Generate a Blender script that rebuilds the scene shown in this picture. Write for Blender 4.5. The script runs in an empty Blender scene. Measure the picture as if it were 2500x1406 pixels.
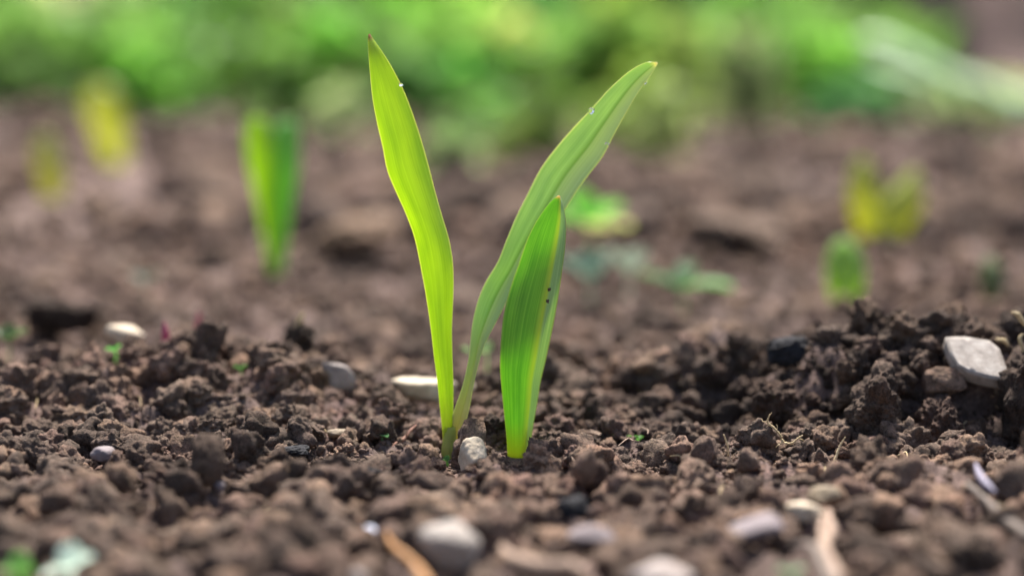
import bpy, bmesh, math
import numpy as np
from mathutils import Vector, Matrix, Quaternion

# ------------------------------------------------------------------ camera, sky, sun, exposure
# All coordinates below are in centimetres and become metres (S) when a mesh is made.
S = 0.01
SC = bpy.context.scene
COL = SC.collection
R = math.radians
LENS, SENSOR = 60.0, 36.0
FPX = LENS / SENSOR * 2500.0
PITCH = R(8.77)
CAM = np.array([0.0, -40.58, 10.28])
FWD = np.array([0.0, math.cos(PITCH), -math.sin(PITCH)])
UP = np.array([0.0, math.sin(PITCH), math.cos(PITCH)])
cd = bpy.data.cameras.new("camera")
cam = bpy.data.objects.new("camera", cd)
COL.objects.link(cam)
cam.location = CAM * S
cam.rotation_euler = (math.pi / 2 - PITCH, 0, 0)
cd.lens = LENS
cd.sensor_width = SENSOR
cd.clip_start = 0.01
cd.clip_end = 2000.0
cd.dof.use_dof = True
cd.dof.focus_distance = 40.65 * S
cd.dof.aperture_fstop = 4.2
cd.dof.aperture_blades = 0
SC.camera = cam

EL, AZ = R(57), R(5)
w = bpy.data.worlds.new("World")
SC.world = w
w.use_nodes = True
nt = w.node_tree
sky = nt.nodes.new("ShaderNodeTexSky")
sky.sky_type = 'NISHITA'
sky.sun_disc = False
sky.sun_elevation = EL
sky.sun_rotation = AZ
sky.air_density = 1.0
sky.dust_density = 3.0
nt.links.new(sky.outputs[0], nt.nodes["Background"].inputs[0])
nt.nodes["Background"].inputs[1].default_value = 0.082
sl = bpy.data.lights.new("sun", 'SUN')
sl.energy = 4.4
sl.angle = R(8)
sl.color = (1.0, 0.96, 0.9)
sun = bpy.data.objects.new("sun", sl)
COL.objects.link(sun)
sun.rotation_euler = Vector((math.sin(AZ) * math.cos(EL), math.cos(AZ) * math.cos(EL), math.sin(EL))).to_track_quat('Z', 'Y').to_euler()
SC.view_settings.view_transform = 'Standard'
SC.view_settings.look = 'None'
SC.view_settings.exposure = 1.55
SC.view_settings.gamma = 1.0
SC.cycles.use_denoising = True
SC.cycles.max_bounces = 8
SC.cycles.transparent_max_bounces = 8

# ------------------------------------------------------------------ noise
def _h(ix, iy, iz, s):
    with np.errstate(over='ignore'):
        h = (ix.astype(np.int64).astype(np.uint32) * np.uint32(374761393)
             + iy.astype(np.int64).astype(np.uint32) * np.uint32(668265263)
             + iz.astype(np.int64).astype(np.uint32) * np.uint32(2147483647)
             + np.uint32((s * 2654435761) & 0xffffffff))
        h = (h ^ (h >> np.uint32(13))) * np.uint32(1274126177)
        h = (h ^ (h >> np.uint32(16))) * np.uint32(2246822519)
        return h ^ (h >> np.uint32(13))

def perlin(P, seed=0):
    i = np.floor(P); f = P - i
    u = f * f * f * (f * (f * 6 - 15) + 10)
    out = 0
    for dx in (0, 1):
        for dy in (0, 1):
            for dz in (0, 1):
                h = _h(i[:, 0] + dx, i[:, 1] + dy, i[:, 2] + dz, seed)
                gx = (h & np.uint32(1023)).astype(float) / 511.5 - 1
                gy = ((h >> np.uint32(10)) & np.uint32(1023)).astype(float) / 511.5 - 1
                gz = ((h >> np.uint32(20)) & np.uint32(1023)).astype(float) / 511.5 - 1
                d = gx * (f[:, 0] - dx) + gy * (f[:, 1] - dy) + gz * (f[:, 2] - dz)
                wgt = ((u[:, 0] if dx else 1 - u[:, 0]) * (u[:, 1] if dy else 1 - u[:, 1])
                       * (u[:, 2] if dz else 1 - u[:, 2]))
                out = out + wgt * d
    return out

def worley(P, seed=0, flat=False):
    i = np.floor(P); f = P - i
    best = np.full(len(P), 9.0)
    for dx in (-1, 0, 1):
        for dy in (-1, 0, 1):
            for dz in ((0,) if flat else (-1, 0, 1)):
                h = _h(i[:, 0] + dx, i[:, 1] + dy, i[:, 2] + dz, seed)
                ox = (h & np.uint32(1023)).astype(float) / 1023 + dx - f[:, 0]
                oy = ((h >> np.uint32(10)) & np.uint32(1023)).astype(float) / 1023 + dy - f[:, 1]
                d = ox * ox + oy * oy
                if not flat:
                    oz = ((h >> np.uint32(20)) & np.uint32(1023)).astype(float) / 1023 + dz - f[:, 2]
                    d = d + oz * oz
                best = np.minimum(best, d)
    return np.sqrt(best)

def fbm(P, seed=0, oct=4, gain=0.5):
    a, o = 1.0, 0
    for k in range(oct):
        o = o + a * perlin(P * 2 ** k + 7.3 * k, seed + k); a *= gain
    return o

def sstep(a, b, x):
    t = np.clip((x - a) / (b - a), 0, 1)
    return t * t * (3 - 2 * t)

# ------------------------------------------------------------------ the lie of the ground
def macro(x, y):
    x = np.asarray(x, float); y = np.asarray(y, float)
    left = (sstep(-17, -11.5, x) * (1 - sstep(-6.5, -3.2, x))) * sstep(-0.5, 4.2, y) * (1 - sstep(4.8, 8, y)) * 1.12
    left = left + 0.12 * np.exp(-((x + 10.2) / 1.2) ** 2 - ((y - 4.4) / 1.0) ** 2)
    right = sstep(5.6, 8.6, x) * (1 - sstep(24, 40, x)) * sstep(0.9, 2.7, y) * (1 - sstep(4.0, 8, y)) * 2.0
    r2 = np.exp(-((x - 5.6) / 1.9) ** 2 - ((y - 6.8) / 1.9) ** 2) * 1.7
    cor = sstep(6, 10, x) * sstep(-8, -4.5, y) * (1 - sstep(-4.2, -2.5, y)) * 0.45
    far = 0.9 * np.sin(x * 0.043 + 1.3) * np.sin(y * 0.031 + 0.4) * sstep(30, 80, y)
    bank = sstep(255, 282, y) * 36 + sstep(560, 3000, y) * 160
    left = left - 0.8 * np.exp(-((x - 5.4) / 1.1) ** 2 - ((y - 3.3) / 1.6) ** 2) - 0.5 * sstep(8, 12, y) * (1 - sstep(25, 45, y))
    return left + right + r2 + cor + far + bank

def height(x, y):
    z = macro(x, y)
    P = np.stack([x, y, np.zeros_like(x)], 1)
    near = 1 - sstep(12, 50, y)
    calm = 1 - 0.85 * np.exp(-((x + 0.6) / 2.4) ** 2 - ((y + 0.6) / 1.5) ** 2)   # level soil round the two sprouts
    z = z - 0.12 * (1 - calm) + 0.42 * calm * fbm(P * 0.4, 11, 3)
    z = z + (0.66 * (0.42 - worley(P / 1.5, 3, True)) + 0.36 * (0.45 - worley(P / 0.62, 5, True)) + 0.14 * (0.5 - worley(P / 0.26, 7, True))) * (0.15 + 0.85 * near) * calm
    far = sstep(12, 60, y)
    z = z + far * (0.8 * fbm(P * 0.12, 21, 3) + 0.8 * (0.45 - worley(P / 6.0, 23, True)) + 0.3 * (0.45 - worley(P / 2.4, 25, True)))
    z = z + sstep(150, 300, y) * 1.5 * fbm(P * 0.03, 31, 3)
    return z

def ray(px, py):
    return FWD * FPX + np.array([px - 1250.0, 0, 0]) + UP * (703.0 - py)

def at(px, py, Y):                      # where the sight line through a photo point meets the upright plane y = Y
    d = ray(px, py)
    return CAM + d * ((Y - CAM[1]) / d[1])

def hit(px, py, lift=0.0):              # where it meets the lie of the ground
    d = ray(px, py); d = d / d[1]
    t = np.arange(20.0, 700.0, 0.1)
    p = CAM[None] + d[None] * t[:, None]
    below = p[:, 2] <= macro(p[:, 0], p[:, 1]) + lift
    return p[np.argmax(below)] if below.any() else p[-1]

def cm_per_px(P):
    return float(np.dot(np.asarray(P) - CAM, FWD)) / FPX

def project(P):
    d = np.asarray(P) - CAM
    z = d @ FWD
    return 1250 + FPX * d[..., 0] / z, 703 - FPX * (d @ UP) / z

# ------------------------------------------------------------------ materials
def new_mat(name):
    m = bpy.data.materials.new(name); m.use_nodes = True
    t = m.node_tree
    return m, t, t.nodes["Principled BSDF"], t.nodes["Material Output"]

def N(t, kind, **kw):
    n = t.nodes.new(kind)
    for k, v in kw.items():
        if k.startswith('i_'):
            n.inputs[int(k[2:]) if k[2:].isdigit() else k[2:].replace('_', ' ')].default_value = v
        else:
            setattr(n, k, v)
    return n

def ramp(t, fac, stops):
    n = t.nodes.new("ShaderNodeValToRGB")
    e = n.color_ramp.elements
    while len(e) < len(stops): e.new(0.5)
    for k, (p, c) in enumerate(stops):
        e[k].position = p; e[k].color = (*c, 1)
    t.links.new(fac, n.inputs[0])
    return n.outputs[0]

def mixc(t, fac, a, b, mode='MIX'):
    n = t.nodes.new("ShaderNodeMix"); n.data_type = 'RGBA'; n.blend_type = mode
    for sock, v in ((n.inputs[0], fac), (n.inputs[6], a), (n.inputs[7], b)):
        if hasattr(v, 'is_output'): t.links.new(v, sock)
        elif isinstance(v, tuple): sock.default_value = (*v, 1)
        else: sock.default_value = v
    return n.outputs[2]

def noise(t, vec, scale, detail=4, rough=0.6):
    n = N(t, "ShaderNodeTexNoise", i_Scale=scale, i_Detail=float(detail), i_Roughness=rough)
    t.links.new(vec, n.inputs['Vector'])
    return n.outputs[0]

def soil_material(name="soil", gain=(1, 1, 1), loose=True):
    m, t, b, o = new_mat(name)
    pos = N(t, "ShaderNodeNewGeometry").outputs['Position']
    big = noise(t, pos, 60, 3)
    mid = noise(t, pos, 230, 4)
    fine = noise(t, pos, 1500, 4, 0.7)
    c = ramp(t, mid, [(0.28, (0.068, 0.054, 0.044)), (0.45, (0.118, 0.092, 0.075)), (0.6, (0.172, 0.132, 0.108)), (0.78, (0.235, 0.188, 0.148))])
    c2 = ramp(t, big, [(0.35, (0.80, 0.76, 0.76)), (0.52, (1, 1, 1)), (0.66, (1.05, 0.98, 1.0))])
    c = mixc(t, 1.0, c, c2, 'MULTIPLY')
    gn = N(t, "ShaderNodeNewGeometry"); oi = N(t, "ShaderNodeObjectInfo")
    ad = N(t, "ShaderNodeMath", operation='ADD'); t.links.new(gn.outputs['Random Per Island'], ad.inputs[0]); t.links.new(oi.outputs['Random'], ad.inputs[1])
    fr = N(t, "ShaderNodeMath", operation='FRACT'); t.links.new(ad.outputs[0], fr.inputs[0])
    piece = ramp(t, fr.outputs[0], [(0.0, (0.55, 0.53, 0.52)), (0.25, (0.85, 0.84, 0.86)), (0.5, (1, 0.98, 0.96)), (0.7, (1.12, 1.02, 1.04)), (0.88, (1.3, 1.22, 1.12)), (1.0, (1.55, 1.42, 1.3))])
    if loose: c = mixc(t, 1.0, c, piece, 'MULTIPLY')
    wide = noise(t, pos, 9, 3)
    c = mixc(t, 1.0, c, ramp(t, wide, [(0.36, (0.62, 0.6, 0.6)), (0.5, (1, 1, 1)), (0.62, (1.12, 1.07, 1.05))]), 'MULTIPLY')
    c = mixc(t, 1.0, c, gain, 'MULTIPLY')
    c3 = ramp(t, fine, [(0.34, (0.42, 0.4, 0.38)), (0.48, (0.95, 0.95, 0.95)), (0.64, (1.45, 1.38, 1.26))])
    c = mixc(t, 0.9, c, c3, 'MULTIPLY')
    t.links.new(c, b.inputs['Base Color'])
    b.inputs['Roughness'].default_value = 0.95
    b.inputs['Specular IOR Level'].default_value = 0.15
    bp = N(t, "ShaderNodeBump", i_Strength=1.0, i_Distance=0.0013)
    t.links.new(fine, bp.inputs['Height'])
    t.links.new(bp.outputs[0], b.inputs['Normal'])
    return m
SOIL = soil_material("soil", (1.2, 1.15, 1.1))
SOIL_BED = soil_material("soil_bed", (1.3, 1.22, 1.3), False)
SOIL_DRY = soil_material("dry_soil", (1.35, 1.31, 1.24))
SOIL_DARK = soil_material("dark_soil", (0.72, 0.69, 0.66))  # same soil with its colour scaled darker

def stone_material(name, cols, scale=400, rough=0.75, dirt=0.5):
    m, t, b, o = new_mat(name)
    pos = N(t, "ShaderNodeNewGeometry").outputs['Position']
    n = noise(t, pos, scale, 5)
    c = ramp(t, n, [(0.25, cols[0]), (0.5, cols[1]), (0.75, cols[2])])
    d = noise(t, pos, 190, 7, 0.75)
    f = ramp(t, d, [(0.42, (0, 0, 0)), (0.68, (dirt, dirt, dirt))])
    c = mixc(t, f, c, (0.13, 0.1, 0.08))
    t.links.new(c, b.inputs['Base Color'])
    b.inputs['Roughness'].default_value = rough
    b.inputs['Specular IOR Level'].default_value = 0.3
    bp = N(t, "ShaderNodeBump", i_Strength=0.5, i_Distance=0.0004)
    t.links.new(noise(t, pos, 1400, 5, 0.7), bp.inputs['Height'])
    t.links.new(bp.outputs[0], b.inputs['Normal'])
    return m
M_CREAM = stone_material("cream_stone", ((0.38, 0.29, 0.2), (0.52, 0.42, 0.3), (0.6, 0.5, 0.38)), dirt=0.4)
M_WHITE = stone_material("white_stone", ((0.22, 0.185, 0.16), (0.35, 0.305, 0.265), (0.43, 0.385, 0.34)), dirt=0.6)
M_PINK = stone_material("pinkish_stone", ((0.2, 0.16, 0.145), (0.3, 0.25, 0.225), (0.38, 0.32, 0.29)), dirt=0.5)
M_PURPLE = stone_material("purple_stone", ((0.12, 0.095, 0.1), (0.18, 0.145, 0.15), (0.25, 0.2, 0.205)), dirt=0.5)
M_TAN = stone_material("tan_stone", ((0.195, 0.143, 0.090), (0.285, 0.217, 0.135), (0.360, 0.285, 0.195)), dirt=0.6)
M_GREY = stone_material("grey_brown_stone", ((0.1, 0.075, 0.06), (0.15, 0.115, 0.092), (0.21, 0.165, 0.135)), dirt=0.7)
M_COAL = stone_material("charcoal", ((0.008, 0.008, 0.009), (0.014, 0.013, 0.015), (0.03, 0.028, 0.032)), rough=0.9, dirt=0.0)
M_BLUE = stone_material("bluish_chip", ((0.510, 0.527, 0.663), (0.629, 0.654, 0.765), (0.714, 0.731, 0.807)), dirt=0.0)
M_ROOT = stone_material("root_bark", ((0.2, 0.13, 0.09), (0.31, 0.21, 0.15), (0.42, 0.3, 0.21)), scale=700, dirt=0.3)
M_ORANGE = stone_material("orange_root", ((0.255, 0.105, 0.026), (0.375, 0.173, 0.053), (0.465, 0.270, 0.128)), scale=500, rough=0.5, dirt=0.1)
M_STRAW = stone_material("dry_straw", ((0.4, 0.29, 0.15), (0.55, 0.41, 0.22), (0.7, 0.56, 0.34)), scale=600, dirt=0.1)
M_MAGENTA = stone_material("magenta_shoot", ((0.22, 0.02, 0.06), (0.36, 0.035, 0.1), (0.48, 0.08, 0.17)), rough=0.45, dirt=0.0)
M_PINKSHOOT = stone_material("pink_shoot", ((0.3, 0.08, 0.09), (0.42, 0.12, 0.13), (0.5, 0.17, 0.17)), rough=0.45, dirt=0.0)
M_VIOLET = stone_material("violet_strip", ((0.14, 0.12, 0.16), (0.2, 0.175, 0.23), (0.26, 0.23, 0.29)), rough=0.5, dirt=0.1)

def blade_material(name, face, pale, trans, edge, foot, tip, sheen=0.36, tl=0.5, fold=None, foot_v=0.2, stripes=1.0, back_patch=None):
    """leaf: veins run along the blade (UV y along, UV x across)"""
    m, t, b, o = new_mat(name)
    uv = N(t, "ShaderNodeUVMap").outputs[0]
    sep = N(t, "ShaderNodeSeparateXYZ"); t.links.new(uv, sep.inputs[0])
    U, V = sep.outputs[0], sep.outputs[1]
    mp = N(t, "ShaderNodeMapping"); mp.inputs['Scale'].default_value = (30, 1.1, 1); t.links.new(uv, mp.inputs[0])
    vein = noise(t, mp.outputs[0], 1.0, 4, 0.65)
    mp2 = N(t, "ShaderNodeMapping"); mp2.inputs['Scale'].default_value = (2.6, 5.0, 1); t.links.new(uv, mp2.inputs[0])
    blotch = noise(t, mp2.outputs[0], 1.0, 3, 0.5)
    vf = ramp(t, vein, [(0.5 - 0.2 / stripes, (0, 0, 0)), (0.5 + 0.2 / stripes, (1, 1, 1))])
    c = mixc(t, vf, face, pale)
    bl = ramp(t, blotch, [(0.3, (0.8, 0.86, 0.85)), (0.6, (1.06, 1.05, 1))])
    c = mixc(t, 1.0, c, bl, 'MULTIPLY')
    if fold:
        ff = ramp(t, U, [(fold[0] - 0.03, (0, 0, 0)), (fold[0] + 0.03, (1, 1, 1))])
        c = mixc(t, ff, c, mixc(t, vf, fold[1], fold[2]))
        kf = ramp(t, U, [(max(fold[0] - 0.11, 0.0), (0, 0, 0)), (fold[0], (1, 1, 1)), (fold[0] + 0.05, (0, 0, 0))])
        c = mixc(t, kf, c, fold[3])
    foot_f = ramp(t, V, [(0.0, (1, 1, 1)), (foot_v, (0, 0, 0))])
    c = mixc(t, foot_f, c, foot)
    ef = ramp(t, U, [(0.0, (1, 1, 1)), (0.045, (0, 0, 0)), (0.955, (0, 0, 0)), (1.0, (1, 1, 1))])
    c = mixc(t, ef, c, edge)
    tf = ramp(t, V, [(0.982, (0, 0, 0)), (0.998, (1, 1, 1))])
    c = mixc(t, tf, c, tip)
    t.links.new(c, b.inputs['Base Color'])
    b.inputs['Roughness'].default_value = sheen
    b.inputs['Specular IOR Level'].default_value = 0.45
    bp = N(t, "ShaderNodeBump", i_Strength=0.35, i_Distance=0.0003)
    t.links.new(vein, bp.inputs['Height']); t.links.new(bp.outputs[0], b.inputs['Normal'])
    tr = t.nodes.new("ShaderNodeBsdfTranslucent")
    tc = mixc(t, 1.0, c, trans, 'MULTIPLY')
    t.links.new(tc, tr.inputs[0])
    mx = t.nodes.new("ShaderNodeMixShader"); mx.inputs[0].default_value = tl
    t.links.new(b.outputs[0], mx.inputs[1]); t.links.new(tr.outputs[0], mx.inputs[2])
    t.links.new(mx.outputs[0], o.inputs[0])
    return m

def foliage_material():
    m, t, b, o = new_mat("weed_leaf")
    oi = N(t, "ShaderNodeObjectInfo")
    pos = N(t, "ShaderNodeNewGeometry").outputs['Position']
    n = ramp(t, noise(t, pos, 14, 3), [(0.3, (0.65, 0.7, 0.7)), (0.65, (1.2, 1.15, 1.1))])
    c = mixc(t, 1.0, oi.outputs['Color'], n, 'MULTIPLY')
    t.links.new(c, b.inputs['Base Color'])
    b.inputs['Roughness'].default_value = 0.45
    tr = t.nodes.new("ShaderNodeBsdfTranslucent")
    gm = t.nodes.new("ShaderNodeGamma"); gm.inputs[1].default_value = 0.62; t.links.new(c, gm.inputs[0])
    t.links.new(gm.outputs[0], tr.inputs[0])
    mx = t.nodes.new("ShaderNodeMixShader"); mx.inputs[0].default_value = 0.72
    t.links.new(b.outputs[0], mx.inputs[1]); t.links.new(tr.outputs[0], mx.inputs[2])
    t.links.new(mx.outputs[0], o.inputs[0])
    return m
M_WEED = foliage_material()

def lin(r, g, b, k=1.0):
    f = lambda c: ((c / 255 + 0.055) / 1.055) ** 2.4 if c > 10 else c / 255 / 12.92
    return (f(r) * k, f(g) * k, f(b) * k)

# ------------------------------------------------------------------ object helpers
def link(name, me, mat, parent=None, loc=None, smooth=True):
    o = bpy.data.objects.new(name, me); COL.objects.link(o)
    if mat is not None and not me.materials: me.materials.append(mat)
    if parent is not None: o.parent = parent
    if loc is not None: o.location = Vector(np.asarray(loc) * S)
    return o

def mesh(name, V, F, uv=None, smooth=True):
    """V in centimetres; F an (n,3) or (n,4) array"""
    me = bpy.data.meshes.new(name)
    V = np.asarray(V, float) * S; F = np.asarray(F, np.int32)
    k = F.shape[1]
    me.vertices.add(len(V)); me.vertices.foreach_set('co', V.astype(np.float32).ravel())
    me.loops.add(F.size); me.loops.foreach_set('vertex_index', F.ravel())
    me.polygons.add(len(F))
    me.polygons.foreach_set('loop_start', np.arange(0, F.size, k, dtype=np.int32))
    me.polygons.foreach_set('use_smooth', np.full(len(F), smooth))
    if uv is not None:
        l = me.uv_layers.new(name="UVMap")
        l.data.foreach_set('uv', np.asarray(uv, np.float32)[F.ravel()].ravel())
    me.update(calc_edges=True)
    me.validate()
    return me

def tag(o, label, cat, group=None, kind=None):
    if label: o['label'] = label
    if cat: o['category'] = cat
    if group: o['group'] = group
    if kind: o['kind'] = kind
    return o

def empty(name, loc, label, cat, group=None):
    o = bpy.data.objects.new(name, None); COL.objects.link(o)
    o.location = Vector(np.asarray(loc) * S); o.empty_display_size = 0.01
    return tag(o, label, cat, group)

_ico = {}
def ico(n):
    if n not in _ico:
        bm = bmesh.new(); bmesh.ops.create_icosphere(bm, subdivisions=n, radius=1.0)
        V = np.array([v.co[:] for v in bm.verts]); F = np.array([[v.index for v in f.verts] for f in bm.faces])
        V /= np.linalg.norm(V, axis=1)[:, None]
        bm.free(); _ico[n] = (V, F)
    return _ico[n]

def clod_shape(seed, dims, sub, grain=1.0):
    """crumbly lump; dims = half sizes in cm, the grain sizes are real sizes whatever the lump's size"""
    rng = np.random.default_rng(seed)
    V, F = ico(sub)
    d = np.asarray(dims, float)
    off = rng.uniform(-50, 50, 3)
    r = 1 + 0.45 * perlin(V * 1.25 + off, seed) + 0.32 * perlin(V * 2.6 + off, seed + 1) + 0.22 * perlin(V * 5.3 + off, seed + 9)
    if seed % 2:
        nn = rng.normal(size=(9, 3)); nn /= np.linalg.norm(nn, axis=1)[:, None]
        nn = np.concatenate([nn, np.eye(3), -np.eye(3)]); a_ = np.maximum(V @ nn.T, 0) / np.concatenate([rng.uniform(0.6, 1.0, 9), np.ones(6)])[None]
        r = (0.45 + 0.55 * r) * (a_ ** 14).sum(1) ** (-1 / 14) * 1.12
    if sub <= 3: r = r + 0.2 * perlin(V * 9.7 + off, seed + 10)
    P = V * d * r[:, None]
    nrm = V / d; nrm /= np.linalg.norm(nrm, axis=1)[:, None]
    m = float(d.mean())
    q = P + 0.12 * m * np.stack([perlin(P * 2 / m + k * 9.1 + off, seed + 5) for k in range(3)], 1)
    disp = 0.34 * min(m, 0.9) * (0.5 - worley(q / (0.72 * min(m, 0.9) * grain) + off, seed + 2))
    if sub >= 4:
        disp = disp + 0.17 * (0.45 - worley(q / (0.24 * grain) + off, seed + 3)) * min(1, m / 0.3) + 0.07 * np.abs(perlin(q / 0.16 + off, seed + 11))
    if sub >= 5:
        disp = disp + 0.075 * (0.45 - worley(P / (0.10 * grain) + off, seed + 4)) * min(1, m / 0.3)
        disp = disp + 0.04 * perlin(P / 0.055 + off, seed + 6)
    return P + nrm * disp[:, None], F

def rand_rot(rng):
    q = rng.normal(size=4); q /= np.linalg.norm(q)
    return np.array(Quaternion(q).to_matrix())

def stone_shape(seed, dims, sub=5, faces=11, k=9.0, rough=0.05, normals=None):
    """worn stone: a rounded many-faced body"""
    rng = np.random.default_rng(seed)
    V, F = ico(sub)
    n = rng.normal(size=(faces, 3)); n /= np.linalg.norm(n, axis=1)[:, None]
    q_ = rand_rot(rng); n = np.concatenate([n, q_, -q_]); dd = np.concatenate([rng.uniform(0.72, 1.0, faces), rng.uniform(0.82, 1.15, 6)])
    a = np.maximum(V @ n.T, 0) / dd[None]
    r = (a ** k).sum(1) ** (-1 / k)
    off = rng.uniform(-50, 50, 3)
    r = r * (1 + rough * fbm(V * 2.2 + off, seed, 4) + 0.5 * rough * (0.4 - worley(V * 5 + off, seed)))
    return V * r[:, None] * np.asarray(dims, float), F

def catmull(P, n):
    P = np.asarray(P, float)
    Q = np.concatenate([[2 * P[0] - P[1]], P, [2 * P[-1] - P[-2]]])
    out = []
    for i in range(len(P) - 1):
        p0, p1, p2, p3 = Q[i:i + 4]
        for t in np.linspace(0, 1, n, endpoint=False):
            out.append(0.5 * (2 * p1 + (p2 - p0) * t + (2 * p0 - 5 * p1 + 4 * p2 - p3) * t * t + (3 * p1 - p0 - 3 * p2 + p3) * t ** 3))
    out.append(P[-1])
    return np.array(out)

def tube_geo(P, rad, seed=0, sides=8, n=8, wob=0.12):
    P = catmull(P, n)
    rr = np.interp(np.linspace(0, 1, len(P)), np.linspace(0, 1, len(rad)), rad)
    T = np.gradient(P, axis=0); T /= np.linalg.norm(T, axis=1)[:, None] + 1e-9
    ref = np.array([0.13, 1.0, 0.21]); A = np.cross(T, ref); A /= np.linalg.norm(A, axis=1)[:, None] + 1e-9
    B = np.cross(T, A)
    rng = np.random.default_rng(seed)
    an = np.linspace(0, 2 * np.pi, sides, endpoint=False)
    rn = 1 + wob * rng.normal(size=(len(P), 1)) + wob * 0.6 * rng.normal(size=(len(P), sides))
    V = P[:, None] + (rr[:, None] * rn)[..., None] * (A[:, None] * np.cos(an)[None, :, None] + B[:, None] * np.sin(an)[None, :, None])
    V = V.reshape(-1, 3); F = []
    for i in range(len(P) - 1):
        for j in range(sides):
            a, b2 = i * sides + j, i * sides + (j + 1) % sides
            F.append((a, b2, b2 + sides, a + sides))
    c0, c1 = len(V), len(V) + 1
    V = np.concatenate([V, [P[0], P[-1]]])
    for j in range(sides):
        F.append((c0, (j + 1) % sides, j, c0)); e = (len(P) - 1) * sides
        F.append((c1, e + j, e + (j + 1) % sides, c1))
    F4 = [f for f in F if len(set(f)) == 4]; F3 = [tuple(dict.fromkeys(f)) for f in F if len(set(f)) == 3]
    T3 = F3 + [(f[0], f[1], f[2]) for f in F4] + [(f[0], f[2], f[3]) for f in F4]
    return V, np.array(T3)

def join(parts):
    Vs, Fs, n = [], [], 0
    for V, F in parts:
        Vs.append(V); Fs.append(np.asarray(F) + n); n += len(V)
    return np.concatenate(Vs), np.concatenate(Fs)

def rot(axis, ang):
    return np.array(Matrix.Rotation(ang, 3, axis))

# ------------------------------------------------------------------ ground sheet
def axis(lo, hi, step, reach, grow=1.09):
    a = list(np.arange(lo, hi + step / 2, step))
    s = step
    while a[-1] < reach: s *= grow; a.append(a[-1] + s)
    s = step
    while a[0] > -reach: s *= grow; a.insert(0, a[0] - s)
    return np.array(a)
gx = axis(-17, 17, 0.09, 30000, 1.075)
gy = axis(-14, 13, 0.09, 30000, 1.06)
gy = gy[gy > -400]
GX, GY = np.meshgrid(gx, gy)
hx, hy = GX.ravel(), GY.ravel()
hz = height(hx, hy)
nx, ny = len(gx), len(gy)
q = np.arange(nx * ny).reshape(ny, nx)
GF = np.stack([q[:-1, :-1].ravel(), q[:-1, 1:].ravel(), q[1:, 1:].ravel(), q[1:, :-1].ravel()], 1)
g = link("ground", mesh("ground", np.stack([hx, hy, hz], 1), GF), SOIL_BED)
tag(g, "crumbly brown bed of bare garden soil", "soil", kind='structure')

# ------------------------------------------------------------------ the two sprouts in focus
def resample(P, n):
    P = catmull(P, 12)
    s = np.concatenate([[0], np.cumsum(np.linalg.norm(np.diff(P, axis=0), axis=1))]); s /= s[-1]
    t = np.linspace(0, 1, n)
    return np.stack([np.interp(t, s, P[:, k]) for k in range(P.shape[1])], 1)

def blade(L, Rr, Yc, prof, nt_=150, ns=33, th=0.055, wave=0.0):
    """a leaf between its two edges; Yc(t) = distance of the blade, prof(t, s) = how far the cross-section bends back"""
    A, B = resample(L, nt_), resample(Rr, nt_)
    t = np.linspace(0, 1, nt_); s = np.linspace(0, 1, ns)
    C = np.zeros((nt_, ns, 3))
    for i in range(nt_):
        for j in range(ns):
            p = A[i] + (B[i] - A[i]) * s[j]
            C[i, j] = at(p[0], p[1], Yc(t[i]) + prof(t[i], s[j]))
    dt = np.gradient(C, axis=0); ds = np.gradient(C, axis=1)
    n = np.cross(dt, ds); n /= np.linalg.norm(n, axis=2)[..., None] + 1e-9
    thick = (th * (1 - np.abs(2 * s - 1) ** 3) * 0.5 + 0.006)[None, :, None] * (1 - 0.6 * t ** 3)[:, None, None]
    front, back = C + n * thick, C - n * thick
    V = np.concatenate([front.reshape(-1, 3), back.reshape(-1, 3)])
    UV = np.stack(np.meshgrid(s, t), -1).reshape(-1, 2); UV = np.concatenate([UV, UV])
    q = np.arange(nt_ * ns).reshape(nt_, ns); o = nt_ * ns
    F = [np.stack([q[:-1, :-1], q[:-1, 1:], q[1:, 1:], q[1:, :-1]], -1).reshape(-1, 4),
         np.stack([q[:-1, :-1], q[1:, :-1], q[1:, 1:], q[:-1, 1:]], -1).reshape(-1, 4) + o]
    for e in (q[:, 0], q[:, -1], q[0], q[-1]):
        F.append(np.stack([e[:-1], e[1:], e[1:] + o, e[:-1] + o], 1))
    return V, np.concatenate(F), UV

def blade_obj(name, mat, parent, *a, **k):
    V, F, UV = blade(*a, **k)
    org = np.array(parent.location) / S if parent is not None else np.zeros(3)
    return link(name, mesh(name, V - org, F, UV), mat, parent)

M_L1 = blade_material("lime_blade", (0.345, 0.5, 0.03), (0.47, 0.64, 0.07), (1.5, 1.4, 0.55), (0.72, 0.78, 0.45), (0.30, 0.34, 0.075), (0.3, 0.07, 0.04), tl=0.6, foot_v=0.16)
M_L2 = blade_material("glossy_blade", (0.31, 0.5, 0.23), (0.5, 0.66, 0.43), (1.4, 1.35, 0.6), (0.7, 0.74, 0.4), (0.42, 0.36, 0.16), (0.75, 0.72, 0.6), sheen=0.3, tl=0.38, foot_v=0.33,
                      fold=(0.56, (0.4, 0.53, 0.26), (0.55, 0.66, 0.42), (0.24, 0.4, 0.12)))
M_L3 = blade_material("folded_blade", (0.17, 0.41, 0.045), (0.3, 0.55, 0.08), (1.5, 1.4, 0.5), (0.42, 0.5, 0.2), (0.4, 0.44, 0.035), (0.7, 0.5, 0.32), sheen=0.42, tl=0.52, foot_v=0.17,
                      fold=(0.74, (0.27, 0.44, 0.25), (0.42, 0.57, 0.4), (0.5, 0.62, 0.11)), stripes=1.6)

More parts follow.
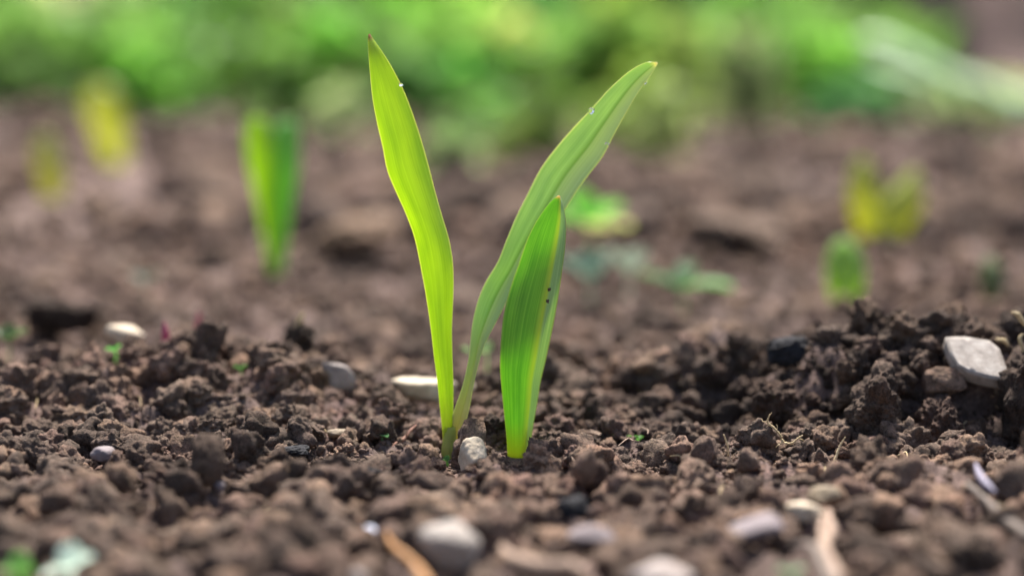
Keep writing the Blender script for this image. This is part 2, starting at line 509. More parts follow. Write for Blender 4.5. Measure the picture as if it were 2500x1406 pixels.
base1 = at(1093, 1100, 0.0)
sp1 = empty("leek_like_sprout".replace("leek_like_", "bulb_"), base1, "tall sprout with two long leaves spread in a V, lime left leaf", "sprout", "bulb sprouts in the bed")
L1l = [(1081, 1125), (1081, 1060), (1075, 1000), (1068, 930), (1060, 870), (1052, 800), (1040, 720), (1027, 650), (1012, 580), (990, 520), (965, 465), (945, 415), (934, 360), (920, 300), (909, 240), (902, 170), (898, 110), (900, 84)]
L1r = [(1104, 1125), (1104, 1060), (1106, 1000), (1106, 930), (1104, 870), (1103, 800), (1106, 730), (1107, 680), (1104, 630), (1095, 580), (1080, 530), (1063, 470), (1045, 400), (1025, 330), (1002, 262), (978, 205), (945, 145), (903, 84)]
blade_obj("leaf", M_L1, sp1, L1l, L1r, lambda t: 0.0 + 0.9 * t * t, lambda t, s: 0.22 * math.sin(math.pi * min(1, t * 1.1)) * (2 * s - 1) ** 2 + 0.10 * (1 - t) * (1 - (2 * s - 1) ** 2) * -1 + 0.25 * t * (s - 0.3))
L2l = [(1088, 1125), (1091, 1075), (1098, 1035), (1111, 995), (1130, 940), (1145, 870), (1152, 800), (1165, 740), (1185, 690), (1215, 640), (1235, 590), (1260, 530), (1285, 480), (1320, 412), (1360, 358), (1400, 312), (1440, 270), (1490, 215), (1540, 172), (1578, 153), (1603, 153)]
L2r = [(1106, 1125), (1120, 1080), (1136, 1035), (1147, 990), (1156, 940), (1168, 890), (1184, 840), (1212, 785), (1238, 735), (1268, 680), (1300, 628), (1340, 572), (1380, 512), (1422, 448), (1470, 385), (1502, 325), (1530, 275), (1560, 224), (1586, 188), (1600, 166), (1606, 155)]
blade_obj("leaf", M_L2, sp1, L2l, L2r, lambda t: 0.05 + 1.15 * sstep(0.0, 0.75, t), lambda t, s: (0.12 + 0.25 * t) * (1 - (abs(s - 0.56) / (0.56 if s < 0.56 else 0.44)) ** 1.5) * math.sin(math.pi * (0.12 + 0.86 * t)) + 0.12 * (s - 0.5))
# papery sheath round the foot
sh = []
for k in range(9):
    a = k / 8
    sh.append(a)
def sheath():
    p0, p1 = at(1095, 1130, -0.06), at(1099, 1042, 0.0)
    V, F = tube_geo([p0, p0 * 0.6 + p1 * 0.4, p1], [0.205, 0.185, 0.13], 4, 14, 10, 0.02)
    return V, F
V, F = sheath()
sheath_o = link("sheath", mesh("sheath", V - base1, F), M_WEED, sp1); sheath_o.color = (0.62, 0.64, 0.22, 1)

base3 = at(1263, 1118, -0.5)
sp3 = empty("bulb_sprout", base3, "single shorter sprout leaf folded along a yellow keel, dark patch at middle", "sprout", "bulb sprouts in the bed")
L3l = [(1241, 1145), (1237, 1070), (1231, 1010), (1225, 950), (1221, 900), (1222, 850), (1228, 780), (1238, 730), (1250, 690), (1266, 645), (1285, 590), (1305, 548), (1330, 510), (1348, 489), (1362, 478)]
L3r = [(1286, 1145), (1297, 1070), (1303, 1030), (1312, 980), (1320, 930), (1332, 880), (1345, 820), (1355, 770), (1365, 710), (1373, 655), (1380, 600), (1382, 550), (1378, 515), (1373, 492), (1366, 478)]
def prof3(t, s):
    k = 0.74
    a = math.sin(math.pi * min(1.0, 0.15 + 0.85 * t))
    if s < k: return a * 0.42 * ((k - s) / k) ** 1.7
    return (0.25 + 0.55 * a) * ((s - k) / (1 - k)) ** 1.2
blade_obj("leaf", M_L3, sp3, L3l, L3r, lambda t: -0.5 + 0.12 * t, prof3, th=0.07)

# drops and specks caught on the blades
def drop_mat():
    m, t, b, o = new_mat("water")
    b.inputs['Base Color'].default_value = (1, 1, 1, 1); b.inputs['Roughness'].default_value = 0.02
    b.inputs['Transmission Weight'].default_value = 1.0; b.inputs['IOR'].default_value = 1.33
    return m
M_DROP = drop_mat()
for px, py, Y, r, lab in ((1443, 272, 1.0, 0.085, "water drop on the upper edge of the right leaning leaf"), (979, 207, 0.75, 0.06, "water drop on the right edge of the lime leaf near its tip"),
                          (1482, 352, 1.05, 0.05, "water drop on the lower edge of the right leaning leaf"), (1574, 202, 1.2, 0.06, "tiny drop just under the tip of the right leaning leaf")):
    V, F = stone_shape(int(px), (r, r * 0.8, r * 0.75), 4, 4, 5, 0.02)
    tag(link("water_drop", mesh("water_drop", V, F), M_DROP, None, at(px, py, Y)), lab, "water drop", "water drops on the leaves")
for px, py, r, lab in ((1341, 706, 0.038, "upper dark soil speck stuck beside the keel of the folded leaf"), (1337, 736, 0.032, "lower dark soil speck stuck beside the keel of the folded leaf")):
    V, F = clod_shape(px, (r, r * 0.7, r), 4)
    tag(link("soil_speck", mesh("soil_speck", V, F), SOIL, None, at(px, py, -0.47)), lab, "soil speck", "soil specks on the folded leaf")

# ------------------------------------------------------------------ stones, roots, straws
def boxat(x0, y0, x1, y1, sink=0.0):
    b = hit((x0 + x1) / 2, y1, 0.3)
    P = at((x0 + x1) / 2, (y0 + y1) / 2 , b[1])
    k = cm_per_px(P)
    return P, (x1 - x0) * k / 2, (y1 - y0) * k / 2
seen = []                                   # (x, y, half width) of things further back that big lumps must not hide
taken = []                                  # (x, y, radius) kept free of loose clods
def stone(name, box, mat, label, cat="stone", seed=1, deep=0.9, roll=0, yaw=0, faces=9, k=8, rough=0.085, group=None, pitch=0, sub=5, Y=None):
    P, a, b = boxat(*box)
    if Y is not None:
        P = at((box[0] + box[2]) / 2, (box[1] + box[3]) / 2, Y); kk = cm_per_px(P)
        a, b = (box[2] - box[0]) * kk / 2, (box[3] - box[1]) * kk / 2
    V, F = stone_shape(seed, (a, max(a, b) * deep, b), sub, faces, k, rough)
    V = V @ (rot('Y', R(roll)) @ rot('X', R(pitch)) @ rot('Z', R(yaw))).T
    # keep the drawn width and height after turning
    V[:, 0] *= a / (np.ptp(V[:, 0]) / 2); V[:, 2] *= b / (np.ptp(V[:, 2]) / 2)
    o = link(name, mesh(name, V, F), mat, None, P)
    taken.append((P[0], P[1], max(a, b) * 0.9))
    seen.append((P[0], P[1], a * 0.8))
    return tag(o, label, cat, group)
stone("stone", (960, 922, 1120, 985), M_CREAM, "long cream stone lying behind the foot of the lime leaf", seed=3, deep=0.45, roll=6, faces=6, k=7)
stone("stone", (789, 884, 874, 956), M_PINK, "tilted pinkish white chip left of the long cream stone", seed=4, deep=0.35, roll=28, faces=5, k=12)
stone("stone", (246, 793, 345, 850), M_CREAM, "cream stone on the back edge of the left mound", seed=7, deep=0.8, roll=12, k=6, Y=6.5)
stone("stone", (218, 1087, 282, 1130), M_PURPLE, "smooth purple grey pebble half sunk in the left mound", cat="pebble", seed=8, deep=1.0, faces=7, k=7)
stone("stone", (1120, 1068, 1192, 1158), M_CREAM, "small upright cream stone standing between the two sprouts", seed=11, deep=0.8, roll=38, faces=6, k=7, Y=-1.55)
stone("stone", (1022, 1260, 1174, 1378), M_WHITE, "largest pale stone, rounded and blurred in front of the sprouts", seed=12, deep=0.9, roll=-12, faces=8, k=9)
stone("stone", (1964, 1183, 2046, 1232), M_TAN, "tan stone resting above a cream one on the right", seed=14, deep=0.8, faces=6, k=9)
stone("stone", (1918, 1222, 2012, 1268), M_CREAM, "flat cream stone just below the tan stone on the right", seed=15, deep=0.9, roll=8, faces=6, k=9)
stone("stone", (1768, 1252, 1922, 1328), M_PURPLE, "smooth purple curved stone beside the dry rooted stem", seed=16, deep=0.7, roll=-14, faces=3, k=5, rough=0.03)
stone("stone", (1528, 1376, 1692, 1440), M_PINK, "flat pale slab cut by the bottom edge of the photo", seed=17, deep=0.9, faces=5, k=10)
stone("stone", (522, 1172, 552, 1200), M_PURPLE, "tiny mauve pebble below the tall brown stone on the left", cat="pebble", seed=18, deep=1.0)
stone("stone", (470, 1062, 556, 1192), SOIL_DRY, "tall smooth brown stone leaning on the front of the left mound", seed=19, deep=0.8, roll=-14, faces=9, k=5, rough=0.14)
stone("stone", (1395, 1098, 1462, 1198), SOIL_DRY, "rounded brown stone standing right of the folded sprout", seed=20, deep=0.8, roll=8, faces=9, k=5, rough=0.14)
stone("stone", (2250, 892, 2350, 965), SOIL, "dull brown angular stone tucked under the pale slab stone", seed=21, deep=0.7, roll=20, faces=7, k=14, Y=1.4)
stone("stone", (1384, 1278, 1502, 1335), M_PURPLE, "mauve blurred stone right of the large pale stone", seed=23, deep=0.8)
stone("charcoal_lump", (1868, 815, 1985, 890), M_COAL, "black charcoal lump on top of the right mound", "charcoal", seed=25, deep=0.7, roll=-28, faces=14, k=9, rough=0.3, Y=3.6)
stone("charcoal_lump", (1362, 1212, 1446, 1268), M_COAL, "black charcoal lump in the blurred soil below the folded sprout", "charcoal", seed=26, deep=0.8, faces=12, k=9, rough=0.3)
stone("charcoal_lump", (868, 1140, 938, 1170), M_COAL, "small flat black charcoal flake left of the sprouts", "charcoal", seed=27, deep=0.8, faces=10, k=9, rough=0.3)
stone("charcoal_lump", (688, 1085, 756, 1112), M_COAL, "small black charcoal flake on the left mound's right slope", "charcoal", seed=28, deep=0.8, faces=10, k=9, rough=0.3)
stone("chip", (886, 1281, 921, 1306), M_BLUE, "bright bluish white chip left of the large pale stone", "chip", seed=30, deep=0.8, faces=6, k=14)
stone("chip", (852, 1384, 892, 1425), M_PINK, "pinkish white chip at the bottom edge left of the orange root", "chip", seed=31, deep=0.8, faces=6, k=9)
stone("chip", (1135, 935, 1162, 962), M_CREAM, "pale chip showing right of the leaning leaf's foot", "chip", seed=32, deep=0.8)
stone("chip", (800, 1046, 850, 1066), M_TAN, "ochre chip on the soil left of the tiny pale seedling", "chip", seed=33, deep=0.8, faces=7, k=10)

# the pale slab stone on the right mound
def slab():
    top = [(2308, 822, 1.9), (2360, 824, 2.0), (2414, 836, 2.0), (2440, 858, 1.8), (2455, 895, 1.3), (2465, 930, 0.9), (2425, 922, 0.9), (2373, 904, 0.9), (2343, 884, 1.0), (2322, 852, 1.4)]
    T = np.array([at(*p) for p in top]); c = T.mean(0)
    nrm = np.array([0.05, -0.62, 0.78])
    T = T - ((T - c) @ nrm)[:, None] * nrm * 0.7
    B = c + (T - c) * 0.96 - nrm * 0.42
    bm = bmesh.new()
    tv = [bm.verts.new(v - c) for v in T]; bv = [bm.verts.new(v - c) for v in B]
    n = len(tv)
    bm.faces.new(tv[::-1]); bm.faces.new(bv)
    for i in range(n): bm.faces.new((tv[i], tv[(i + 1) % n], bv[(i + 1) % n], bv[i]))
    bmesh.ops.recalc_face_normals(bm, faces=bm.faces)
    bmesh.ops.bevel(bm, geom=list(bm.edges), offset=0.02, segments=2, affect='EDGES')
    bmesh.ops.triangulate(bm, faces=bm.faces)
    bmesh.ops.subdivide_edges(bm, edges=bm.edges, cuts=5, use_grid_fill=True)
    bmesh.ops.triangulate(bm, faces=bm.faces)
    V = np.array([v.co[:] for v in bm.verts]); bm.verts.index_update()
    F = np.array([[v.index for v in f.verts] for f in bm.faces]); bm.free()
    V = V + 0.018 * np.stack([fbm(V * 1.6 + 3 * k, 50 + k, 4, 0.6) for k in range(3)], 1)
    taken.append((c[0], c[1], 0.7))
    return V, F, c
V, F, c = slab()
tag(link("stone", mesh("stone", V, F), M_WHITE, None, c), "pale angular slab of stone on top of the right mound", "stone")

def strand(name, pts, rad, mat, label, cat, seed=1, Y=None, lift=0.0, sides=8, wob=0.12, branches=()):
    """root or straw through photo points; each point may carry its own distance"""
    def conv(pl):
        out = []
        for p in pl:
            y = p[2] if len(p) > 2 else (Y if Y is not None else hit(p[0], p[1], lift)[1])
            out.append(at(p[0], p[1], y))
        return np.array(out)
    P = conv(pts); c = P[0]
    parts = [tube_geo(P, rad, seed, sides, 9, wob)]
    for bi, (bp, br) in enumerate(branches):
        parts.append(tube_geo(conv(bp), br, seed + bi + 1, 6, 6, wob))
    V, F = join(parts)
    if name in ('rootlet', 'straw', 'root', 'twig') and 'loose' not in label:
        for p in P[::2]: seen.append((p[0], p[1], 0.3))
    o = link(name, mesh(name, V - c, F), mat, None, c)
    return tag(o, label, cat)
strand("root", [(944, 1300), (958, 1330), (985, 1352), (1008, 1372), (1026, 1396), (1050, 1440)], [0.03, 0.065, 0.08, 0.07, 0.1, 0.11], M_ORANGE, "bright orange root curving out of the bottom edge", "root", 3, lift=0.6, wob=0.06)
strand("root", [(1225, 1335), (1250, 1365), (1300, 1382), (1350, 1386), (1392, 1384), (1440, 1402)], [0.07, 0.15, 0.17, 0.17, 0.15, 0.07], M_ROOT, "thick tan root lying right of the large pale stone", "root", 4, lift=0.6, wob=0.07)
strand("root", [(1898, 1235), (1912, 1150), (1908, 1195), (1918, 1238), (1925, 1290), (1950, 1330)][2:], [0.05, 0.06, 0.06, 0.05], M_ROOT, "thin tan dead stem bent below the pale seed head on the right", "stem", 5, Y=-3.6, wob=0.1)
strand("root", [(2022, 1250), (2030, 1300), (2012, 1330), (2030, 1370), (2050, 1420)], [0.07, 0.1, 0.12, 0.1, 0.12], M_ROOT, "brown forked root in the blurred soil at lower right", "root", 6, lift=0.6, branches=[([(2012, 1325), (2004, 1290), (2010, 1262)], [0.1, 0.07, 0.05])])
strand("root", [(1930, 1330), (1985, 1335), (2010, 1385), (2040, 1440)], [0.04, 0.1, 0.14, 0.15], M_GREY, "dark brown twig running down to the bottom edge at right", "twig", 7, lift=0.6)
strand("rootlet", [(1880, 1010, -1.20), (1874, 1030, -1.20), (1890, 1045, -1.20), (1905, 1062, -1.20), (1912, 1078, -1.20), (1932, 1082, -1.30), (1948, 1070, -1.30), (1960, 1062, -1.30)], [0.016, 0.022, 0.026, 0.028, 0.032, 0.028, 0.022, 0.014], M_STRAW, "fine branching rootlet standing up from the soil below the mound", "rootlet", 8, wob=0.2,
       branches=[([(1874, 1030, -1.20), (1862, 1028, -1.15), (1860, 1022, -1.10)], [0.012, 0.01, 0.007]), ([(1896, 1052, -1.20), (1898, 1042, -1.25), (1896, 1036, -1.25)], [0.012, 0.01, 0.006]), ([(1912, 1078, -1.20), (1900, 1086, -1.30), (1894, 1092, -1.30)], [0.016, 0.012, 0.008]), ([(1948, 1070, -1.30), (1960, 1073, -1.25), (1963, 1078, -1.20)], [0.012, 0.01, 0.006]), ([(1880, 1013, -1.20), (1884, 1007, -1.25)], [0.01, 0.006])])
strand("rootlet", [(2064, 1066, -1.60), (2050, 1090, -1.60), (2040, 1118, -1.70), (2028, 1140, -1.80), (2015, 1160, -1.90), (2002, 1184, -2.10)], [0.012, 0.026, 0.03, 0.03, 0.026, 0.012], M_STRAW, "pale thin rootlet slanting across the soil under the right mound", "rootlet", 9, branches=[([(2040, 1118, -1.70), (2044, 1128, -1.80)], [0.015, 0.008])])
strand("rootlet", [(1767, 1060, -1.50), (1772, 1075, -1.50), (1777, 1090, -1.50), (1779, 1112, -1.50)], [0.014, 0.022, 0.025, 0.02], M_STRAW, "short straw sticking up from a clod left of the mound", "straw", 10, wob=0.05)
strand("rootlet", [(770, 1103, -.2), (795, 1104, -.3), (815, 1118, -.5), (828, 1135, -.6), (842, 1142, -.8)], [0.01, 0.014, 0.014, 0.014, 0.01], M_ORANGE, "hair thin orange rootlet arched over a clod left of the sprouts", "rootlet", 11, wob=0.05)
strand("twig", [(948, 1106, -.2), (965, 1085, 0), (985, 1072, .2), (1003, 1050, .5), (1016, 1038, .7)], [0.035, 0.045, 0.045, 0.04, 0.025], stone_material("red_twig", ((0.14, 0.06, 0.04), (0.22, 0.1, 0.065), (0.28, 0.15, 0.1)), dirt=0.2), "reddish twig lying left of the sprout's foot", "twig", 12, branches=[([(990, 1066, .25), (996, 1052, .3)], [0.02, 0.01])])
strand("straw", [(1634, 1278), (1638, 1300), (1642, 1322)], [0.055, 0.075, 0.06], M_STRAW, "short yellow straw upright in the blurred soil at centre right", "straw", 13, Y=-5.0, wob=0.03)
strand("straw", [(1672, 1352), (1680, 1380), (1678, 1420)], [0.05, 0.08, 0.07], M_STRAW, "pale straw standing at the bottom edge beside the flat slab", "straw", 14, Y=-6.8, wob=0.03)
strand("twig", [(2402, 1218), (2440, 1178), (2480, 1160), (2520, 1150)], [0.02, 0.035, 0.035, 0.03], M_STRAW, "thin arched dry stalk at the right edge", "stalk", 15, Y=-2.6, branches=[([(2465, 1167, -2.6), (2474, 1185, -2.7), (2466, 1200, -2.8)], [0.02, 0.015, 0.01])])
strand("twig", [(2360, 1180), (2420, 1235), (2470, 1280), (2530, 1318)], [0.06, 0.1, 0.11, 0.11], M_GREY, "thick brown twig slanting to the right edge", "twig", 16, lift=0.6)
strand("leaf_strip", [(2382, 1132), (2392, 1160), (2410, 1184), (2430, 1202)], [0.03, 0.085, 0.09, 0.04], M_VIOLET, "curved violet grey strip lying on soil right of the mound's foot", "plant strip", 17, lift=0.6, wob=0.03)
strand("straw", [(2470, 762), (2485, 768), (2497, 785), (2510, 800)], [0.03, 0.06, 0.06, 0.04], M_STRAW, "dry curled straw above the mound at the right edge", "straw", 18, Y=2.0, wob=0.05)
strand("straw", [(2432, 828), (2452, 832), (2462, 845)], [0.04, 0.06, 0.03], M_STRAW, "short pale straw behind the slab stone", "straw", 19, Y=2.3, wob=0.05)
strand("straw", [(2498, 815), (2490, 825), (2494, 842), (2500, 865)], [0.02, 0.05, 0.05, 0.03], M_STRAW, "yellowish straw poking from the mound right of the slab stone", "straw", 20, Y=1.6, wob=0.05)
strand("root", [(1395, 1062), (1420, 1056), (1450, 1058), (1490, 1072)], [0.04, 0.06, 0.06, 0.04], M_ROOT, "pinkish brown root piece lying right of the folded sprout", "root", 21)
strand("root", [(1768, 1092), (1790, 1098), (1812, 1108)], [0.05, 0.06, 0.04], M_ROOT, "small root piece on a clod left of the rootlet", "root", 22)
for px, py, dx, dy, lab in ((90, 965, -4, 32, "hair fine straw on the left end of the left mound"), (340, 965, 3, 28, "hair fine straw on top of the left mound"), (345, 1170, 12, 24, "hair fine straw at the foot of the left mound"),
                            (535, 1005, 12, -12, "tiny pale straw on the pale crumbly clod of the left mound"), (1846, 1195, 22, 16, "tiny dark straw beside the pale seed head")):
    strand("straw", [(px, py), (px + dx * .5 + 2, py + dy * .5), (px + dx, py + dy)], [0.008, 0.013, 0.01], M_STRAW, lab, "straw", px, wob=0.05)

rng = np.random.default_rng(91)
for k in range(26):
    px, py = rng.uniform(20, 2480), rng.uniform(1030, 1250)
    if 1050 < px < 1330 and py < 1140: continue
    a, ln = rng.uniform(0, 6.28), rng.uniform(22, 60)
    dx, dy = ln * math.cos(a), 0.5 * ln * math.sin(a)
    tag(strand("rootlet", [(px, py), (px + dx * .35 + rng.normal() * 5, py + dy * .35 - rng.uniform(3, 14)), (px + dx * .7, py + dy * .7 - rng.uniform(0, 10)), (px + dx, py + dy)], [0.008, 0.014, 0.012, 0.006], M_STRAW if k % 2 else M_ROOT, "short hair thin root lying loose on the soil crumbs", "rootlet", k, lift=0.42), None, None, "loose root hairs on the soil")

# ------------------------------------------------------------------ little seedlings and shoots
def petal(length, width, curl=0.25, n=9, m=7, notch=0.0, th=0.02):
    """a small leaf from the origin along +x, face up"""
    t = np.linspace(0, 1, n); s = np.linspace(-1, 1, m)
    C = np.zeros((n, m, 3))
    for i in range(n):
        wdt = width / 2 * (math.sin(math.pi * min(1, (t[i] * 0.93 + 0.05))) ** 0.6)
        for j in range(m):
            x = length * (t[i] - notch * max(0, t[i] - 0.6) * (1 - abs(s[j])))
            C[i, j] = (x, wdt * s[j], curl * length * (t[i] * (1 - t[i]) - 0.25 * t[i] * t[i]) + 0.18 * width * s[j] ** 2)
    top = C + [0, 0, th / 2]; bot = C - [0, 0, th / 2]
    V = np.concatenate([top.reshape(-1, 3), bot.reshape(-1, 3)])
    q = np.arange(n * m).reshape(n, m); o = n * m
    F = [np.stack([q[:-1, :-1], q[1:, :-1], q[1:, 1:], q[:-1, 1:]], -1).reshape(-1, 4), np.stack([q[:-1, :-1], q[:-1, 1:], q[1:, 1:], q[1:, :-1]], -1).reshape(-1, 4) + o]
    for e in (q[:, 0], q[:, -1], q[0], q[-1]): F.append(np.stack([e[:-1], e[1:], e[1:] + o, e[:-1] + o], 1))
    return V, np.concatenate(F)

def tri(F):
    return np.concatenate([F[:, [0, 1, 2]], F[:, [0, 2, 3]]]) if F.shape[1] == 4 else F

def seedling(name, px, py, top, leaves, col, label, cat="seedling", stem_r=0.03, group=None, Y=None, stem_col=None):
    """px, py = foot, top = (px, py) of the node; leaves = (length px, width px, azimuth, tilt up, notch[, colour])"""
    soft = lambda c: tuple(0.78 * v + 0.22 * sum(c) / 3 + 0.03 for v in c)
    col = soft(col); leaves = [l[:5] + ((soft(l[5]),) if len(l) > 5 else ()) for l in leaves]
    b = hit(px, py, 0.6 if py < 800 else 0.3) if Y is None else at(px, py, Y)
    n = at(top[0], top[1], b[1]); k = cm_per_px(n)
    o = empty(name, b, label, cat, group)
    V, F = tube_geo([np.zeros(3) - [0, 0, 0.3], (n - b) * 0.5 + [0.03, 0, 0], n - b], [stem_r, stem_r, stem_r * 0.8], px, 7, 6, 0.04)
    st = link("stem", mesh("stem", V, F), M_WEED, o); st.color = (*(stem_col or col), 1)
    for lf in leaves:
        V, F = petal(lf[0] * k * (1.3 if py < 800 else 1.1), lf[1] * k * (1.35 if py < 800 else 1.1), notch=lf[4])
        V = V @ rot('Y', -R(lf[3])).T @ rot('Z', R(lf[2])).T + (n - b)
        l = link("leaf", mesh("leaf", V, F), M_WEED, o); l.color = (*(lf[5] if len(lf) > 5 else col), 1)
    taken.append((b[0], b[1], 0.25))
    seen.append((b[0], b[1], 2.2 if b[1] > 6 else 0.5))
    return o
MINT, GRN, LIME = lin(150, 200, 150, .9), lin(95, 165, 40, .75), lin(130, 200, 60, .75)
seedling("seedling", 930, 1090, (930, 1064), [(24, 22, 170, 22, .2), (22, 20, -40, 5, .2)], lin(130, 200, 120, .75), "tiny pale green two-leaved seedling left of the tall sprout's foot", Y=0.1)
seedling("seedling", 1089, 1142, (1090, 1128), [(16, 14, 70, 60, 0), (12, 10, 200, 40, 0)], GRN, "tiny green seedling speck below the tall sprout's foot", Y=-1.0)
seedling("seedling", 1553, 1092, (1552, 1080), [(24, 16, 160, 35, 0), (24, 16, 30, 30, 0), (18, 14, 270, 40, 0), (18, 14, 90, 50, 0)], lin(110, 190, 20, .8), "tiny bright green rosette right of the folded sprout", Y=0.5)
seedling("seedling", 282, 866, (280, 858), [(26, 16, 150, 10, 0), (20, 14, 20, 45, 0)], lin(110, 210, 60, .8), "small vivid green leaf bit under the cream stone at left", Y=4.8)
seedling("seedling", 168, 1425, (172, 1390), [(62, 58, 105, 62, .25), (60, 46, 10, 30, .25), (62, 46, 195, -8, .2), (50, 50, 265, 20, .2)], (0.72, 0.86, 0.76), "blurred mint green seedling with round leaves in the bottom corner", stem_r=0.05)
seedling("seedling", 46, 1430, (48, 1400), [(52, 46, 95, 62, .1), (42, 40, 200, 20, .1), (36, 40, -20, 20, .1)], lin(140, 205, 85, .9), "blurred light green seedling left of the mint green one", stem_r=0.05)
seedling("seedling", 1932, 1432, (1930, 1402), [(34, 28, 170, 20, 0), (36, 28, 10, 20, 0)], lin(150, 190, 130, .8), "faint green seedling at the bottom edge right of centre")
seedling("seedling", 1188, 885, (1188, 862), [(30, 26, 80, 50, .1), (20, 20, 200, 20, .1)], lin(170, 210, 120, .85), "pale seedling seen in the gap between the two sprouts", Y=7.5)
seedling("seedling", 1160, 885, (1150, 862), [(24, 20, 170, 30, .1)], lin(150, 195, 110, .8), "small green leaf beside the leaning leaf's lower edge", Y=7.0)
seedling("seedling", 22, 862, (20, 830), [(48, 40, 170, 25, 0), (46, 40, 20, 25, 0), (40, 36, 90, 50, 0)], lin(105, 145, 70, .6), "dull green blurred seedling at the far left edge", Y=8.0)
seedling("seedling", 358, 730, (352, 695), [(42, 36, 150, 30, 0), (42, 36, 30, 30, 0)], lin(110, 130, 90, .5), "faint grey green seedling on the bare soil behind the left mound")
seedling("seedling", 588, 905, (584, 900), [(18, 10, 20, 20, 0), (14, 10, 180, 30, 0)], GRN, "green leaf fleck on the crest of the left mound", Y=4.0)
def shoot(px, y0, y1, wpx, mat, label, Y, lean=0):
    P = [at(px - lean, y1 + 20, Y), at(px, (y0 + y1) / 2, Y), at(px + lean, y0, Y)]
    k = cm_per_px(P[0]); r = wpx * k / 2
    V, F = tube_geo(P, [r * .7, r, r * .9, r * .12], px, 9, 8, 0.05)
    taken.append((P[0][0], P[0][1], r * 2)); seen.append((P[0][0], P[0][1], 0.25))
    return tag(link("shoot", mesh("shoot", V - P[0], F), mat, None, P[0]), label, "shoot", "red shoots behind the left mound")
shoot(404, 785, 862, 20, M_MAGENTA, "dark magenta shoot standing on the left mound's back edge", 5.6, -3)
shoot(483, 758, 822, 18, M_PINKSHOOT, "faded pink shoot right of the magenta one", 8.5, 4)

# ------------------------------------------------------------------ blurred sprouts further back
def far_sprout(base, lobes, label, group="blurred sprouts behind", Y=None):
    b = hit(*base, 0.5) if Y is None else at(*base, Y)
    seen.append((b[0], b[1], 3.2)); taken.append((b[0], b[1], 0.8))
    o = empty("bulb_sprout", b, label, "sprout", group)
    for (L, Rr, mat, bend) in lobes:
        blade_obj("leaf", mat, o, L, Rr, lambda t: b[1] + bend * t * t, lambda t, s: 0.5 * (2 * s - 1) ** 2, nt_=40, ns=13, th=0.09)
    return o
def far_mat(name, c1, c2, tl=0.55):
    return blade_material(name, c1, c2, (1.8, 1.5, 0.45), c2, c1, c2, tl=tl)
MF_LIME = far_mat("lime_far", (0.29, 0.49, 0.03), (0.36, 0.56, 0.05), .66)
MF_GREEN = far_mat("green_far", (0.16, 0.4, 0.08), (0.23, 0.48, 0.13), .6)
MF_YELLOW = far_mat("yellow_far", (0.42, 0.52, 0.13), (0.5, 0.58, 0.18), .6)
MF_OLIVE = far_mat("olive_far", (0.34, 0.4, 0.1), (0.4, 0.45, 0.14), .55)
MF_ACID = far_mat("acid_far", (0.36, 0.44, 0.1), (0.43, 0.5, 0.14), .6)
far_sprout((675, 668), [([(664, 690), (650, 610), (628, 500), (606, 400), (598, 320), (612, 288)], [(682, 690), (682, 610), (676, 500), (668, 400), (660, 320), (640, 284)], MF_LIME, 1.0),
                        ([(674, 690), (670, 610), (664, 500), (660, 400), (664, 320), (690, 292)], [(690, 690), (698, 610), (714, 500), (733, 400), (732, 330), (714, 290)], MF_GREEN, 1.6)], "broad blurred green sprout standing left behind the lime leaf")
far_sprout((278, 385), [([(262, 400), (240, 350), (215, 285), (205, 235), (222, 205)], [(312, 400), (308, 340), (304, 270), (290, 228), (262, 205)], MF_YELLOW, 1.5)], "yellow blurred sprout, taller of the two at far left")
far_sprout((125, 475), [([(108, 490), (96, 440), (84, 390), (84, 350), (98, 325)], [(150, 490), (158, 440), (150, 390), (134, 345), (112, 325)], MF_OLIVE, 1.0)], "olive yellow blurred sprout, shorter of the two at far left")
far_sprout((2160, 575), [([(2100, 590), (2080, 530), (2072, 470), (2080, 410), (2098, 385)], [(2170, 590), (2166, 530), (2150, 470), (2130, 410), (2112, 385)], MF_ACID, 1.0),
                         ([(2130, 590), (2140, 530), (2160, 480), (2200, 440), (2228, 410)], [(2210, 590), (2240, 540), (2254, 490), (2250, 445), (2238, 410)], MF_ACID, 1.4)], "yellow two-pronged blurred sprout at right behind the mound")
far_sprout((2060, 760), [([(2045, 775), (2022, 710), (2014, 650), (2030, 600), (2050, 582)], [(2085, 775), (2108, 710), (2114, 650), (2096, 605), (2066, 582)], far_mat("green_far2", (0.24, 0.42, 0.08), (0.32, 0.5, 0.12)), 1.0)], "green blurred sprout below the yellow two-pronged one", Y=24)
far_sprout((2420, 725), [([(2405, 740), (2392, 690), (2396, 650), (2412, 625)], [(2440, 740), (2452, 690), (2446, 650), (2422, 625)], far_mat("dim_far", (0.09, 0.12, 0.03), (0.13, 0.15, 0.04), .4), 1.0)], "dim olive blurred sprout near the right edge")
seedling("seedling", 1450, 640, (1440, 560), [(90, 70, 130, 55, 0, lin(150, 225, 50, 1.2)), (80, 60, 20, 35, 0, lin(140, 220, 50, 1.2)), (80, 50, 10, 5, 0, lin(215, 215, 110, 1.0)), (70, 55, -60, 10, 0, lin(215, 210, 120, 1.0)), (80, 60, 170, 20, 0, lin(145, 220, 50, 1.2))], LIME, "bright green and yellow blurred seedling just right of the folded leaf", stem_r=0.06)
seedling("seedling", 1440, 725, (1440, 685), [(70, 60, 160, 35, 0), (70, 60, 30, 40, 0), (60, 50, 90, 65, 0)], lin(150, 180, 155, .9), "grey green blurred seedling right of the folded leaf's keel", stem_r=0.05)
seedling("seedling", 1535, 712, (1535, 668), [(60, 60, 160, 45, 0), (60, 60, 40, 40, 0)], lin(170, 190, 160, .9), "pale greyish blurred seedling between two brighter green ones", stem_r=0.05)
